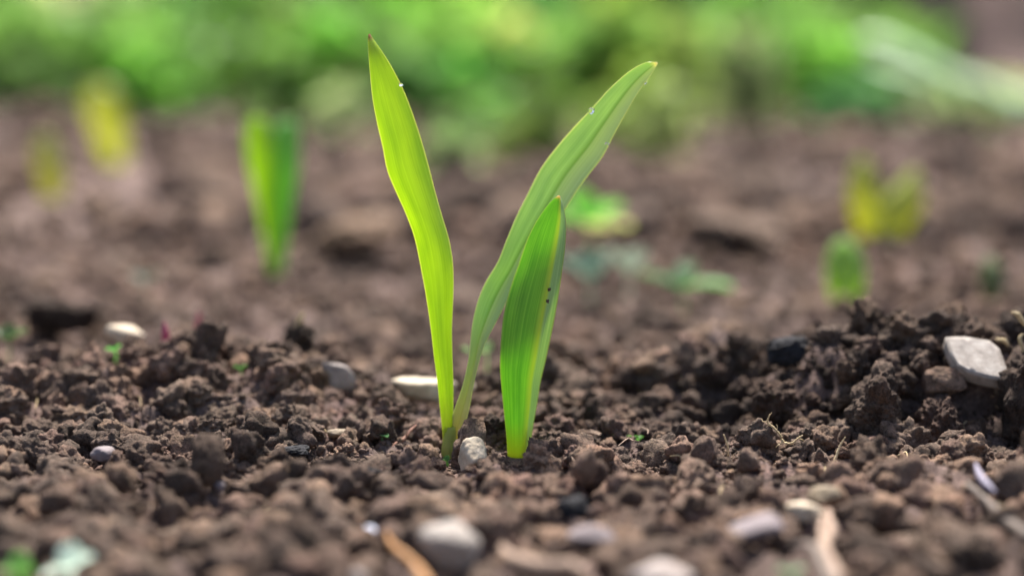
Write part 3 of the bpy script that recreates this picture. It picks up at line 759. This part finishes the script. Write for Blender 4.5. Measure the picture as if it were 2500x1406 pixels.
seedling("seedling", 1670, 745, (1660, 705), [(80, 46, 165, 20, 0), (100, 50, -15, 5, 0, lin(110, 190, 60, .7)), (70, 40, 60, 40, 0)], lin(110, 170, 95, .8), "spreading green blurred seedling left of the right mound", stem_r=0.05)

# ------------------------------------------------------------------ weeds at the end of the bed
def clump(seed, wd, ht, leaf, n, upright=0.5, strap=False):
    rng = np.random.default_rng(seed)
    parts, stems = [], []
    for k in range(max(4, n // 14)):
        a = rng.uniform(0, 2 * np.pi); e = np.array([math.cos(a) * wd * 0.45, math.sin(a) * wd * 0.35, ht * rng.uniform(.6, .95)])
        stems.append(tube_geo([np.array([0, 0, -2.0]), e * [0.4, 0.4, 0.55], e], [0.25, 0.18, 0.08], seed + k, 5, 3, 0.05))
    for k in range(n):
        V, F = petal(leaf * rng.uniform(.6, 1.3), leaf * rng.uniform(.4, .7) * (0.35 if strap else 1), 0.4, 5, 4, 0, 0.05)
        a = rng.uniform(0, 2 * np.pi)
        z = rng.uniform(0.05, 1.0); rr = math.sqrt(rng.uniform(0, 1)) * (1 - 0.5 * z * z)
        p = np.array([math.cos(a) * rr * wd / 2, math.sin(a) * rr * wd / 2.4, z * ht])
        V = V @ rot('Y', -R(rng.uniform(-25, 75) * (1.2 if strap else 1))).T @ rot('Z', a + rng.normal() * .7).T + p
        parts.append((V, tri(F)))
    return join(parts), join(stems)
def weed(px, py, Y, wpx, hpx, col, label, n=150, leafpx=48, seed=None, name="weed", strap=False):
    """px, py = middle of the clump as the photo shows it"""
    Y = Y * (0.63 if px < 1500 else 0.58) if Y > 200 else Y
    if Y < 130: n, leafpx = 75, 50
    P = at(px, py, Y); k = cm_per_px(P)
    b = np.array([P[0], Y, float(macro(P[0], Y))])
    ht = max(P[2] + hpx * k / 2 - b[2], 3.0)
    o = empty(name, b, label, "weed", "weeds along the end of the bed")
    (V, F), (V2, F2) = clump(seed or px + py, wpx * k, ht, leafpx * k, n, strap=strap)
    f = link("foliage", mesh("foliage", V, F), M_WEED, o); f.color = (*col, 1)
    s = link("stem", mesh("stem", V2, F2), M_WEED, o); s.color = (*[c * .6 for c in col], 1)
    return o
K = 1.65
def C(r, g, b, k=K):
    c = lin(r, g, b, k); y = 0.3 * c[0] + 0.6 * c[1] + 0.1 * c[2]
    return tuple(min(0.85, v) for v in (0.84 * c[0] * 1.25 + 0.16 * y, 0.84 * c[1] + 0.16 * y, 0.84 * c[2] * 1.1 + 0.16 * y))
for (px, py, Y, wpx, hpx, c, lab) in (
    (30, 110, 275, 180, 190, C(110, 155, 75, 2.0), "mid green weed in the top left corner"),
    (150, 50, 330, 190, 150, C(155, 175, 125, 2.0), "pale green weed along the top edge at left"),
    (205, 130, 285, 170, 140, C(115, 165, 85, 2.0), "light green weed above the yellow sprout"),
    (300, 40, 340, 170, 160, C(125, 155, 105, 2.0), "grey green weed in the top row at left"),
    (385, 105, 280, 190, 180, C(95, 155, 50, 1.9), "bright green weed between the grey green and dark ones"),
    (480, 50, 340, 180, 160, C(85, 140, 60), "fresh green weed at the top left of the dark hollow"),
    (600, 30, 300, 150, 140, C(75, 135, 25), "deep green weed above the dark hollow"),
    (690, 80, 290, 120, 150, C(95, 130, 45), "olive weed right of the dark hollow"),
    (800, 100, 265, 170, 110, C(105, 175, 45), "bright green weed left of the lime leaf's tip"),
    (760, 20, 350, 140, 100, C(100, 145, 80), "soft green weed in the top row left of the lime tip"),
    (960, 70, 290, 190, 150, C(110, 180, 35), "vivid green weed right of the lime leaf's tip"),
    (1130, 70, 275, 230, 170, C(135, 185, 75), "yellow green weed in the top middle"),
    (1230, 120, 270, 160, 130, C(165, 205, 105), "pale lime weed in the middle"),
    (1160, 195, 255, 230, 90, C(90, 165, 55), "low green weed below the yellow green one"),
    (1320, 50, 310, 170, 170, C(100, 165, 75), "cool green weed at top centre right"),
    (1320, 230, 240, 150, 200, C(100, 150, 50), "tall olive green weed hanging down behind the leaning leaf"),
    (1420, 150, 270, 170, 180, C(105, 160, 60), "mid green weed behind the leaning leaf's upper half"),
    (1510, 70, 285, 150, 160, C(140, 180, 70), "light olive weed above the leaning leaf's tip"),
    (1590, 60, 330, 100, 140, C(95, 125, 35), "dark olive weed above the leaning tip's right side"),
    (1655, 170, 255, 150, 200, C(140, 178, 75, 1.3), "yellow green weed right of the leaning leaf's tip"),
    (1690, 30, 330, 120, 100, C(70, 125, 55), "dark green weed in the top row right of the leaning tip"),
    (1620, 300, 85, 110, 150, C(150, 185, 100, 1.2), "pale green weed below the leaning leaf's tip"),
    (1820, 165, 235, 140, 140, C(175, 210, 140, .8), "whitish green weed standing out at right of centre"),
    (1810, 40, 310, 150, 130, C(105, 165, 50), "green weed in the top row above the whitish one"),
    (1950, 150, 255, 200, 150, C(110, 170, 62, 1.3), "bright green weed right of the whitish one"),
    (1930, 40, 320, 220, 120, C(95, 150, 45), "dull green weed in the top row at right"),
    (2050, 180, 245, 190, 130, C(110, 175, 50), "bright green weed left of the silvery leaves"),
    (2060, 60, 320, 180, 130, C(95, 135, 60), "grey olive weed on the edge of the dark bank"),
    (2090, 260, 225, 240, 70, C(75, 135, 70), "low dark green weed under the silvery leaves"),
    (840, 290, 105, 120, 120, C(140, 170, 115), "pale grey green weed on the soil left of the lime leaf"),
    (1100, 400, 66, 120, 110, C(140, 180, 105, 1.2), "light green weed on the soil right of the lime leaf"),
    (1000, 215, 235, 160, 110, C(85, 140, 60), "low green weed just right of the lime leaf"),
    (1270, 370, 76, 110, 90, C(100, 130, 55), "small olive weed on the soil left of the leaning leaf"),
    (80, 200, 240, 220, 70, C(80, 120, 55), "low dull green weed at the left edge"),
    (400, 195, 235, 200, 60, C(85, 140, 50), "low green weed left of the dark hollow"),
    (2480, 265, 230, 90, 50, C(150, 175, 100), "light olive weed at the right edge"),
    (1180, 300, 87, 190, 130, C(95, 150, 60), "loose green weed on the soil between the two tall leaves"),
    (1320, 320, 78, 150, 220, C(105, 150, 50, 1.2), "tall loose olive weed reaching low behind the leaning leaf"),
    (1480, 330, 95, 130, 120, C(120, 155, 70), "soft green weed under the leaning leaf's tip"),
    (1560, 250, 115, 130, 120, C(125, 165, 60), "olive lime weed just left of the leaning tip"),
    (700, 190, 210, 170, 100, C(95, 145, 50), "fresh green weed low on the right of the dark hollow"),
    (330, 165, 215, 190, 100, C(95, 160, 40), "bright green weed low above the yellow sprout's right"),
    (1750, 270, 190, 180, 110, C(115, 155, 85), "soft grey green weed below the whitish one"),
    (2330, 275, 215, 150, 40, C(160, 190, 130), "pale silvery weed low at the right")):
    weed(px, py, Y, wpx, hpx, c, lab)
# silvery strap leaves slanting over the right side
def strap_plant():
    Y = 128
    b = at(2280, 285, Y); b[2] = float(macro(b[0], Y))
    o = empty("strap_leaf_plant", b, "plant with long silvery green strap leaves slanting across the right", "plant")
    m = blade_material("silvery_blade", (0.5, 0.64, 0.42), (0.6, 0.74, 0.52), (1.2, 1.2, 0.85), (0.5, 0.6, 0.4), (0.3, 0.45, 0.2), (0.5, 0.6, 0.4), tl=0.35, sheen=0.4)
    for k, (L, Rr) in enumerate((([(2500, 300), (2420, 255), (2330, 225), (2240, 180), (2150, 130), (2090, 95)], [(2500, 262), (2420, 200), (2330, 170), (2240, 120), (2160, 85), (2096, 88)]),
                                 ([(2560, 300), (2460, 280), (2380, 255), (2300, 240), (2220, 205), (2160, 175)], [(2560, 240), (2460, 215), (2380, 195), (2300, 190), (2220, 175), (2165, 170)]),
                                 ([(2290, 285), (2250, 250), (2200, 215), (2150, 190), (2110, 150)], [(2330, 285), (2290, 230), (2240, 190), (2190, 165), (2116, 145)]))):
        blade_obj("leaf", m, o, L, Rr, lambda t, k=k: Y - 6 + 5 * k + 6 * t, lambda t, s: 2.0 * (2 * s - 1) ** 2, nt_=30, ns=9, th=0.25)
strap_plant()
# low growth over the bank behind, one mass
def bank_growth():
    rng = np.random.default_rng(77)
    parts = []
    for k in range(7000):
        y = rng.uniform(165, 300); x = rng.uniform(-1, 1) * (y + 41) * 0.36
        if x > (y + 41) * 0.21 + rng.normal() * 6: continue
        if -62 < x * 290 / (y + 41) < -36 and rng.uniform() < 0.7: continue
        V, F = petal(rng.uniform(5, 11), rng.uniform(3, 5), 0.4, 4, 3, 0, 0.08)
        V = V @ rot('Y', -R(rng.uniform(-10, 80))).T @ rot('Z', rng.uniform(0, 6.28)).T + [x, y, float(macro(x, y)) + rng.uniform(0, 6)]
        parts.append((V, tri(F)))
    return join(parts)
V, F = bank_growth()
o = tag(link("undergrowth", mesh("undergrowth", V, F), M_WEED), "dark green undergrowth covering the ground behind the weeds", "undergrowth", kind='stuff')
o.color = (*C(100, 150, 60, 1.6), 1)

# ------------------------------------------------------------------ clods
seen += [(base3[0], -0.5, 0.4), (base3[0], -0.5, 0.41), (base1[0] + 0.1, 0.0, 0.35)]
taken += [(base3[0], -1.1, 0.5), (base1[0], -0.6, 0.4), (base1[0], 0.0, 0.32), (base3[0], -0.5, 0.42), (base1[0] + 0.35, 0.3, 0.3)]
def big_clod(box, label, seed, deep=0.8, Y=None, tilt=0, mat=SOIL, sub=6, grain=1.0, group=None):
    P, a, b = boxat(*box)
    if Y is not None:
        P = at((box[0] + box[2]) / 2, (box[1] + box[3]) / 2, Y); kk = cm_per_px(P)
        a, b = (box[2] - box[0]) * kk / 2, (box[3] - box[1]) * kk / 2
    V, F = clod_shape(seed, (a, max(a, min(b, 1.0)) * deep, b), sub, grain)
    V = V @ rot('Y', R(tilt)).T
    V[:, 0] *= 2 * a / np.ptp(V[:, 0]); V[:, 2] *= 2 * b / np.ptp(V[:, 2])
    taken.append((P[0], P[1], a * 0.8))
    return tag(link("soil_clod", mesh("soil_clod", V, F), mat, None, P), label, "soil clod", group)
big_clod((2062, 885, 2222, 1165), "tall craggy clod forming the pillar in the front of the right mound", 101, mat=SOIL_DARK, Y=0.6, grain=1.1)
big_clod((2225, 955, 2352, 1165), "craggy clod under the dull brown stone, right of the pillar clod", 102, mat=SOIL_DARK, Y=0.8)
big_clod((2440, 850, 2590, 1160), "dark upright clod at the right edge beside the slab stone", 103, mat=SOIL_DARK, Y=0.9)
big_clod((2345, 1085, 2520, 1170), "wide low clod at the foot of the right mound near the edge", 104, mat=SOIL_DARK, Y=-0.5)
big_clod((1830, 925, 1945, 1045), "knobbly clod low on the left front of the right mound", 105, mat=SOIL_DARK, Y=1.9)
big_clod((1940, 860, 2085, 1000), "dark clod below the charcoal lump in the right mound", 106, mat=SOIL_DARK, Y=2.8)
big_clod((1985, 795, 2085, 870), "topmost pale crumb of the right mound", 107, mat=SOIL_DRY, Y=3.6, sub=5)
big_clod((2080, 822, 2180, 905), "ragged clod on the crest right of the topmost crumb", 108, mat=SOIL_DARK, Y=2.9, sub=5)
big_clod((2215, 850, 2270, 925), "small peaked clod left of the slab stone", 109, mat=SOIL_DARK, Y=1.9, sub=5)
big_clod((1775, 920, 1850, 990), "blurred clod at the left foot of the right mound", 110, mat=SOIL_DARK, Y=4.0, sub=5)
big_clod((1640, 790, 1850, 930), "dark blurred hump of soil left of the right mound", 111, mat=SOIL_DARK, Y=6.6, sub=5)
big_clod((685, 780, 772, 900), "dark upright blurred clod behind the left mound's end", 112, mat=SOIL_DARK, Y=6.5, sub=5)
big_clod((130, 890, 265, 1010), "pale rough clod on the left end of the left mound", 113, mat=SOIL_DRY, Y=3.2)
big_clod((290, 835, 385, 910), "pale crumb crowning the left mound", 114, mat=SOIL_DRY, Y=4.6, sub=5)
big_clod((120, 985, 265, 1045), "flat pale shelf of soil overhanging a dark hollow at left", 115, mat=SOIL_DRY, Y=1.6)
big_clod((10, 1020, 190, 1140), "broad pale clod at the left edge of the bed", 116, mat=SOIL_DRY, Y=0.6)
big_clod((468, 1000, 585, 1085), "pale crumbly clod above the tall brown stone", 117, mat=SOIL_DRY, Y=1.0)
big_clod((590, 990, 700, 1055), "brown clod right of the pale crumbly one", 118, Y=1.6)
big_clod((660, 980, 760, 1060), "steep grooved clod on the right end of the left mound", 119, Y=1.2)
big_clod((808, 1075, 872, 1150), "ochre tinged clod left of the charcoal flake", 120, mat=SOIL_DRY, Y=-0.7, sub=5)
big_clod((1600, 1090, 1690, 1175), "tall crumbly clod between the folded sprout and the straw", 121, Y=-1.0)
big_clod((1740, 1105, 1800, 1180), "crumbly clod carrying the short straw", 122, Y=-1.0, sub=5)
big_clod((1172, 1012, 1246, 1085), "dark clod standing between the feet of the two sprouts", 145, mat=SOIL_DARK, Y=0.7, sub=5)
big_clod((1018, 1118, 1100, 1168), "round clod in front of the tall sprout's foot", 123, Y=-1.3, sub=5)
big_clod((1205, 1112, 1250, 1168), "knobbly clod left of the folded sprout's foot", 124, Y=-1.4, sub=5)
big_clod((1244, 1126, 1296, 1164), "low clod right in front of the folded sprout's foot", 125, mat=SOIL_DRY, Y=-1.25, sub=5)
big_clod((1480, 1118, 1590, 1180), "low crumbly clod below the tiny bright green rosette", 126, Y=-1.2, sub=5)
big_clod((1885, 1125, 1930, 1192), "pale fuzzy seed head shaped crumb on the dead stem", 127, Y=-2.0, sub=5)
big_clod((1775, 1165, 1870, 1240), "rounded clod left of the dead stem", 128, Y=-2.2, sub=5)
big_clod((2010, 1150, 2120, 1215), "flat topped clod above the tan stone", 129, Y=-1.4, sub=5)
big_clod((2160, 1165, 2420, 1290), "large blurred hump of soil in the right foreground", 130, Y=-4.2, sub=5)
big_clod((590, 1255, 740, 1370), "large pale blurred clod in the left foreground", 131, mat=SOIL_DRY, Y=-5.5, sub=5)
big_clod((235, 1235, 325, 1340), "upright blurred clod in the left foreground", 132, Y=-5.0, sub=5)
big_clod((2100, 1270, 2330, 1420), "big pinkish blurred clod at the lower right", 133, Y=-6.2, sub=5)
big_clod((1180, 1200, 1310, 1285), "broad tan clod above the mauve blurred stone", 134, mat=SOIL_DRY, Y=-4.0, sub=5)
big_clod((1490, 1290, 1640, 1400), "wide blurred clod left of the yellow straw", 135, Y=-5.9, sub=5)

big_clod((1680, 520, 1900, 600), "large tan clod blurred on the far bed at right", 141, mat=SOIL_DRY, sub=5, deep=1.6)
big_clod((770, 520, 1000, 615), "long low pale clod blurred on the far bed left of the lime leaf", 142, mat=SOIL_DRY, sub=5, deep=1.3)
big_clod((60, 725, 255, 830), "added dark clod standing in for the shaded hollow behind the left mound", 143, mat=SOIL_DARK, sub=5)  # added lump; its dark colour stands in for shade in a hollow
big_clod((180, 470, 285, 545), "pinkish clod blurred on the far bed at left", 144, mat=SOIL_DRY, sub=5)
strand("straw", [(728, 795), (734, 778), (741, 762)], [0.07, 0.09, 0.03], M_STRAW, "pale dry husk on top of the dark upright blurred clod", "husk", 23, Y=6.4, wob=0.05)
STONE_SPOTS = list(taken)
# loose clods, one by one: a dozen shapes, turned and scaled
rng = np.random.default_rng(5)
protos = []
for k in range(14):
    d = rng.uniform(0.7, 1.25, 3) * 0.45; d[2] *= 0.85
    V, F = clod_shape(300 + k, d, 5)
    protos.append(mesh("soil_clod", V, F)); protos[-1].materials.append(SOIL)
def free(x, y, r):
    return all((x - a) ** 2 + (y - b) ** 2 > (r * 0.8 + c) ** 2 for a, b, c in taken)
def hides(x, y, r):
    for a, b, c in seen:
        if (max(b - 14, 5.5) if b > 6 else b - 1.7) < y < b + 0.3 and abs(x - a * (y + 40.6) / (b + 40.6)) < c * 0.8 * (y + 40.6) / (b + 40.6) + r * 0.5: return True
    return False
zones = (("brown clod among the crumbs of the left mound", "clods on the left mound", (-15, -5, 0.2, 5), 62, (.22, .5)),
         ("dark brown clod heaped in the right mound", "clods on the right mound", (5.5, 14, 0.5, 6), 50, (.26, .52)),
         ("brown clod in the sharp strip of soil around the sprouts", "clods around the sprouts", (-13, 14, -3.2, 0.8), 78, (.18, .42)),
         ("blurred brown clod in the front of the bed", "clods in the front of the bed", (-10, 10, -9.5, -3.4), 70, (.22, .55)),
         ("soft brown clod in the dip behind the sprouts", "clods behind the sprouts", (-6, 8, 1.5, 16), 40, (.3, .65)))
for lab, grp, (x0, x1, y0, y1), cnt, (r0, r1) in zones:
    n = tries = 0
    while n < cnt and tries < 4000:
        tries += 1
        x, y = rng.uniform(x0, x1), rng.uniform(y0, y1)
        r = r0 + (r1 - r0) * rng.uniform() ** 1.8
        if hides(x, y, r): continue
        z = float(height(np.array([x]), np.array([y]))[0])
        u, v = project(np.array([x, y, z]))
        if not (-20 < u < 2520 and 700 < v < 1420) or not free(x, y, r): continue
        o = bpy.data.objects.new("soil_clod", protos[rng.integers(len(protos))]); COL.objects.link(o)
        o.location = Vector((x, y, z + r * rng.uniform(0.15, 0.6))) * S
        o.rotation_euler = rng.uniform(0, 6.28, 3)
        o.scale = np.full(3, r / 0.45) * rng.uniform(0.85, 1.15, 3)
        if 'dark' in lab: o.material_slots[0].link = 'OBJECT'; o.material_slots[0].material = SOIL_DARK
        tag(o, lab, "soil clod", grp); taken.append((x, y, r * 0.6)); n += 1

# the crumbs nobody could count
def crumbs(seed, count, region, r0, r1, sub, power=2.0, nproto=10, keep=0.0, lift=(0.0, 0.6)):
    rng = np.random.default_rng(seed)
    pr = [clod_shape(seed * 50 + k, rng.uniform(.75, 1.2, 3) * 0.3, sub)[0] / 0.3 for k in range(nproto)]
    F0 = ico(sub)[1]; nv = len(pr[0])
    x0, x1, y0, y1 = region
    y = rng.uniform(y0, y1, count) if y1 < 60 else y0 + (y1 - y0) * rng.uniform(0, 1, count) ** 1.6
    half = 0.33 * (y + 41)
    x = rng.uniform(-1, 1, count) * np.minimum(half, x1) if x1 > 0 else rng.uniform(x0, x1, count)
    r = r0 + (r1 - r0) * rng.uniform(0, 1, count) ** power
    z = height(x, y) + r * rng.uniform(*lift, count)
    ok = np.ones(count, bool)
    for a, b, c in SPROUTS: ok &= (x - a) ** 2 + (y - b) ** 2 > (c + r) ** 2
    for a, b, c in STONES: ok &= ((x - a) ** 2 + (y - b) ** 2 > (c * 0.85) ** 2) | (r < 0.07)
    for a, b, c in seen: ok &= (np.abs(x - a * (y + 40.6) / (b + 40.6)) > c * (y + 40.6) / (b + 40.6)) | (y > b + 0.3) | (y < (b - 2.5 if b < 6 else max(b - 40, 5.5))) | (r < (0.12 if b < 6 else 0.5))
    x, y, z, r = x[ok], y[ok], z[ok], r[ok]; cnt = len(x)
    V = np.empty((cnt, nv, 3), np.float32)
    for i in range(cnt):
        V[i] = pr[i % nproto] @ (rand_rot(rng) * (r[i] * rng.uniform(.8, 1.2, 3))[None, :]) + (x[i], y[i], z[i])
    F = F0[None] + (np.arange(cnt) * nv)[:, None, None]
    return V.reshape(-1, 3), F.reshape(-1, 3)
SPROUTS = [(base1[0], 0.0, 0.2), (base3[0], -0.5, 0.25), (base1[0] + .25, 0.2, 0.2)]
STONES = STONE_SPOTS
parts = [crumbs(1, 2500, (-16, 16, -3.5, 8), .07, .30, 3, 2.6),
         crumbs(7, 900, (-16, 16, -3.5, 7), .16, .42, 4, 1.8, lift=(0.2, 0.9)),
         crumbs(2, 13000, (-14.5, 14.5, -4, 5), .025, .10, 2, 2.4),
         crumbs(3, 1500, (-13, 13, -11, -3.5), .12, .45, 3, 2.2, lift=(0.1, 0.8)),
         crumbs(4, 2500, (-12, 12, -9, -3.5), .05, .13, 2),
         crumbs(5, 4300, (-30, 30, 8, 40), .12, .42, 2, 2.4),
         crumbs(8, 420, (-60, 60, 14, 120), .6, 1.4, 3, 1.8, lift=(-0.85, -0.3)),
         crumbs(6, 3200, (-120, 120, 40, 300), .3, 1.3, 2)]
V, F = join(parts)
C3 = V[F].mean(1)                            # crumbs over the right mound take the darker soil colour
moundside = (C3[:, 0] > 5.2) & (C3[:, 1] > 0.7) & (C3[:, 1] < 8.0)
def pick(V, F, m):
    F = F[m]; u, inv = np.unique(F, return_inverse=True)
    return V[u], inv.reshape(-1, 3)
tag(link("soil_crumbs", mesh("soil_crumbs", *pick(V, F, ~moundside)), SOIL), "fine brown crumbs of soil scattered over the whole bed", "soil crumbs", kind='stuff')
tag(link("soil_crumbs", mesh("soil_crumbs", *pick(V, F, moundside)), SOIL_DARK), "dark crumbs covering the mound at right", "soil crumbs", kind='stuff')
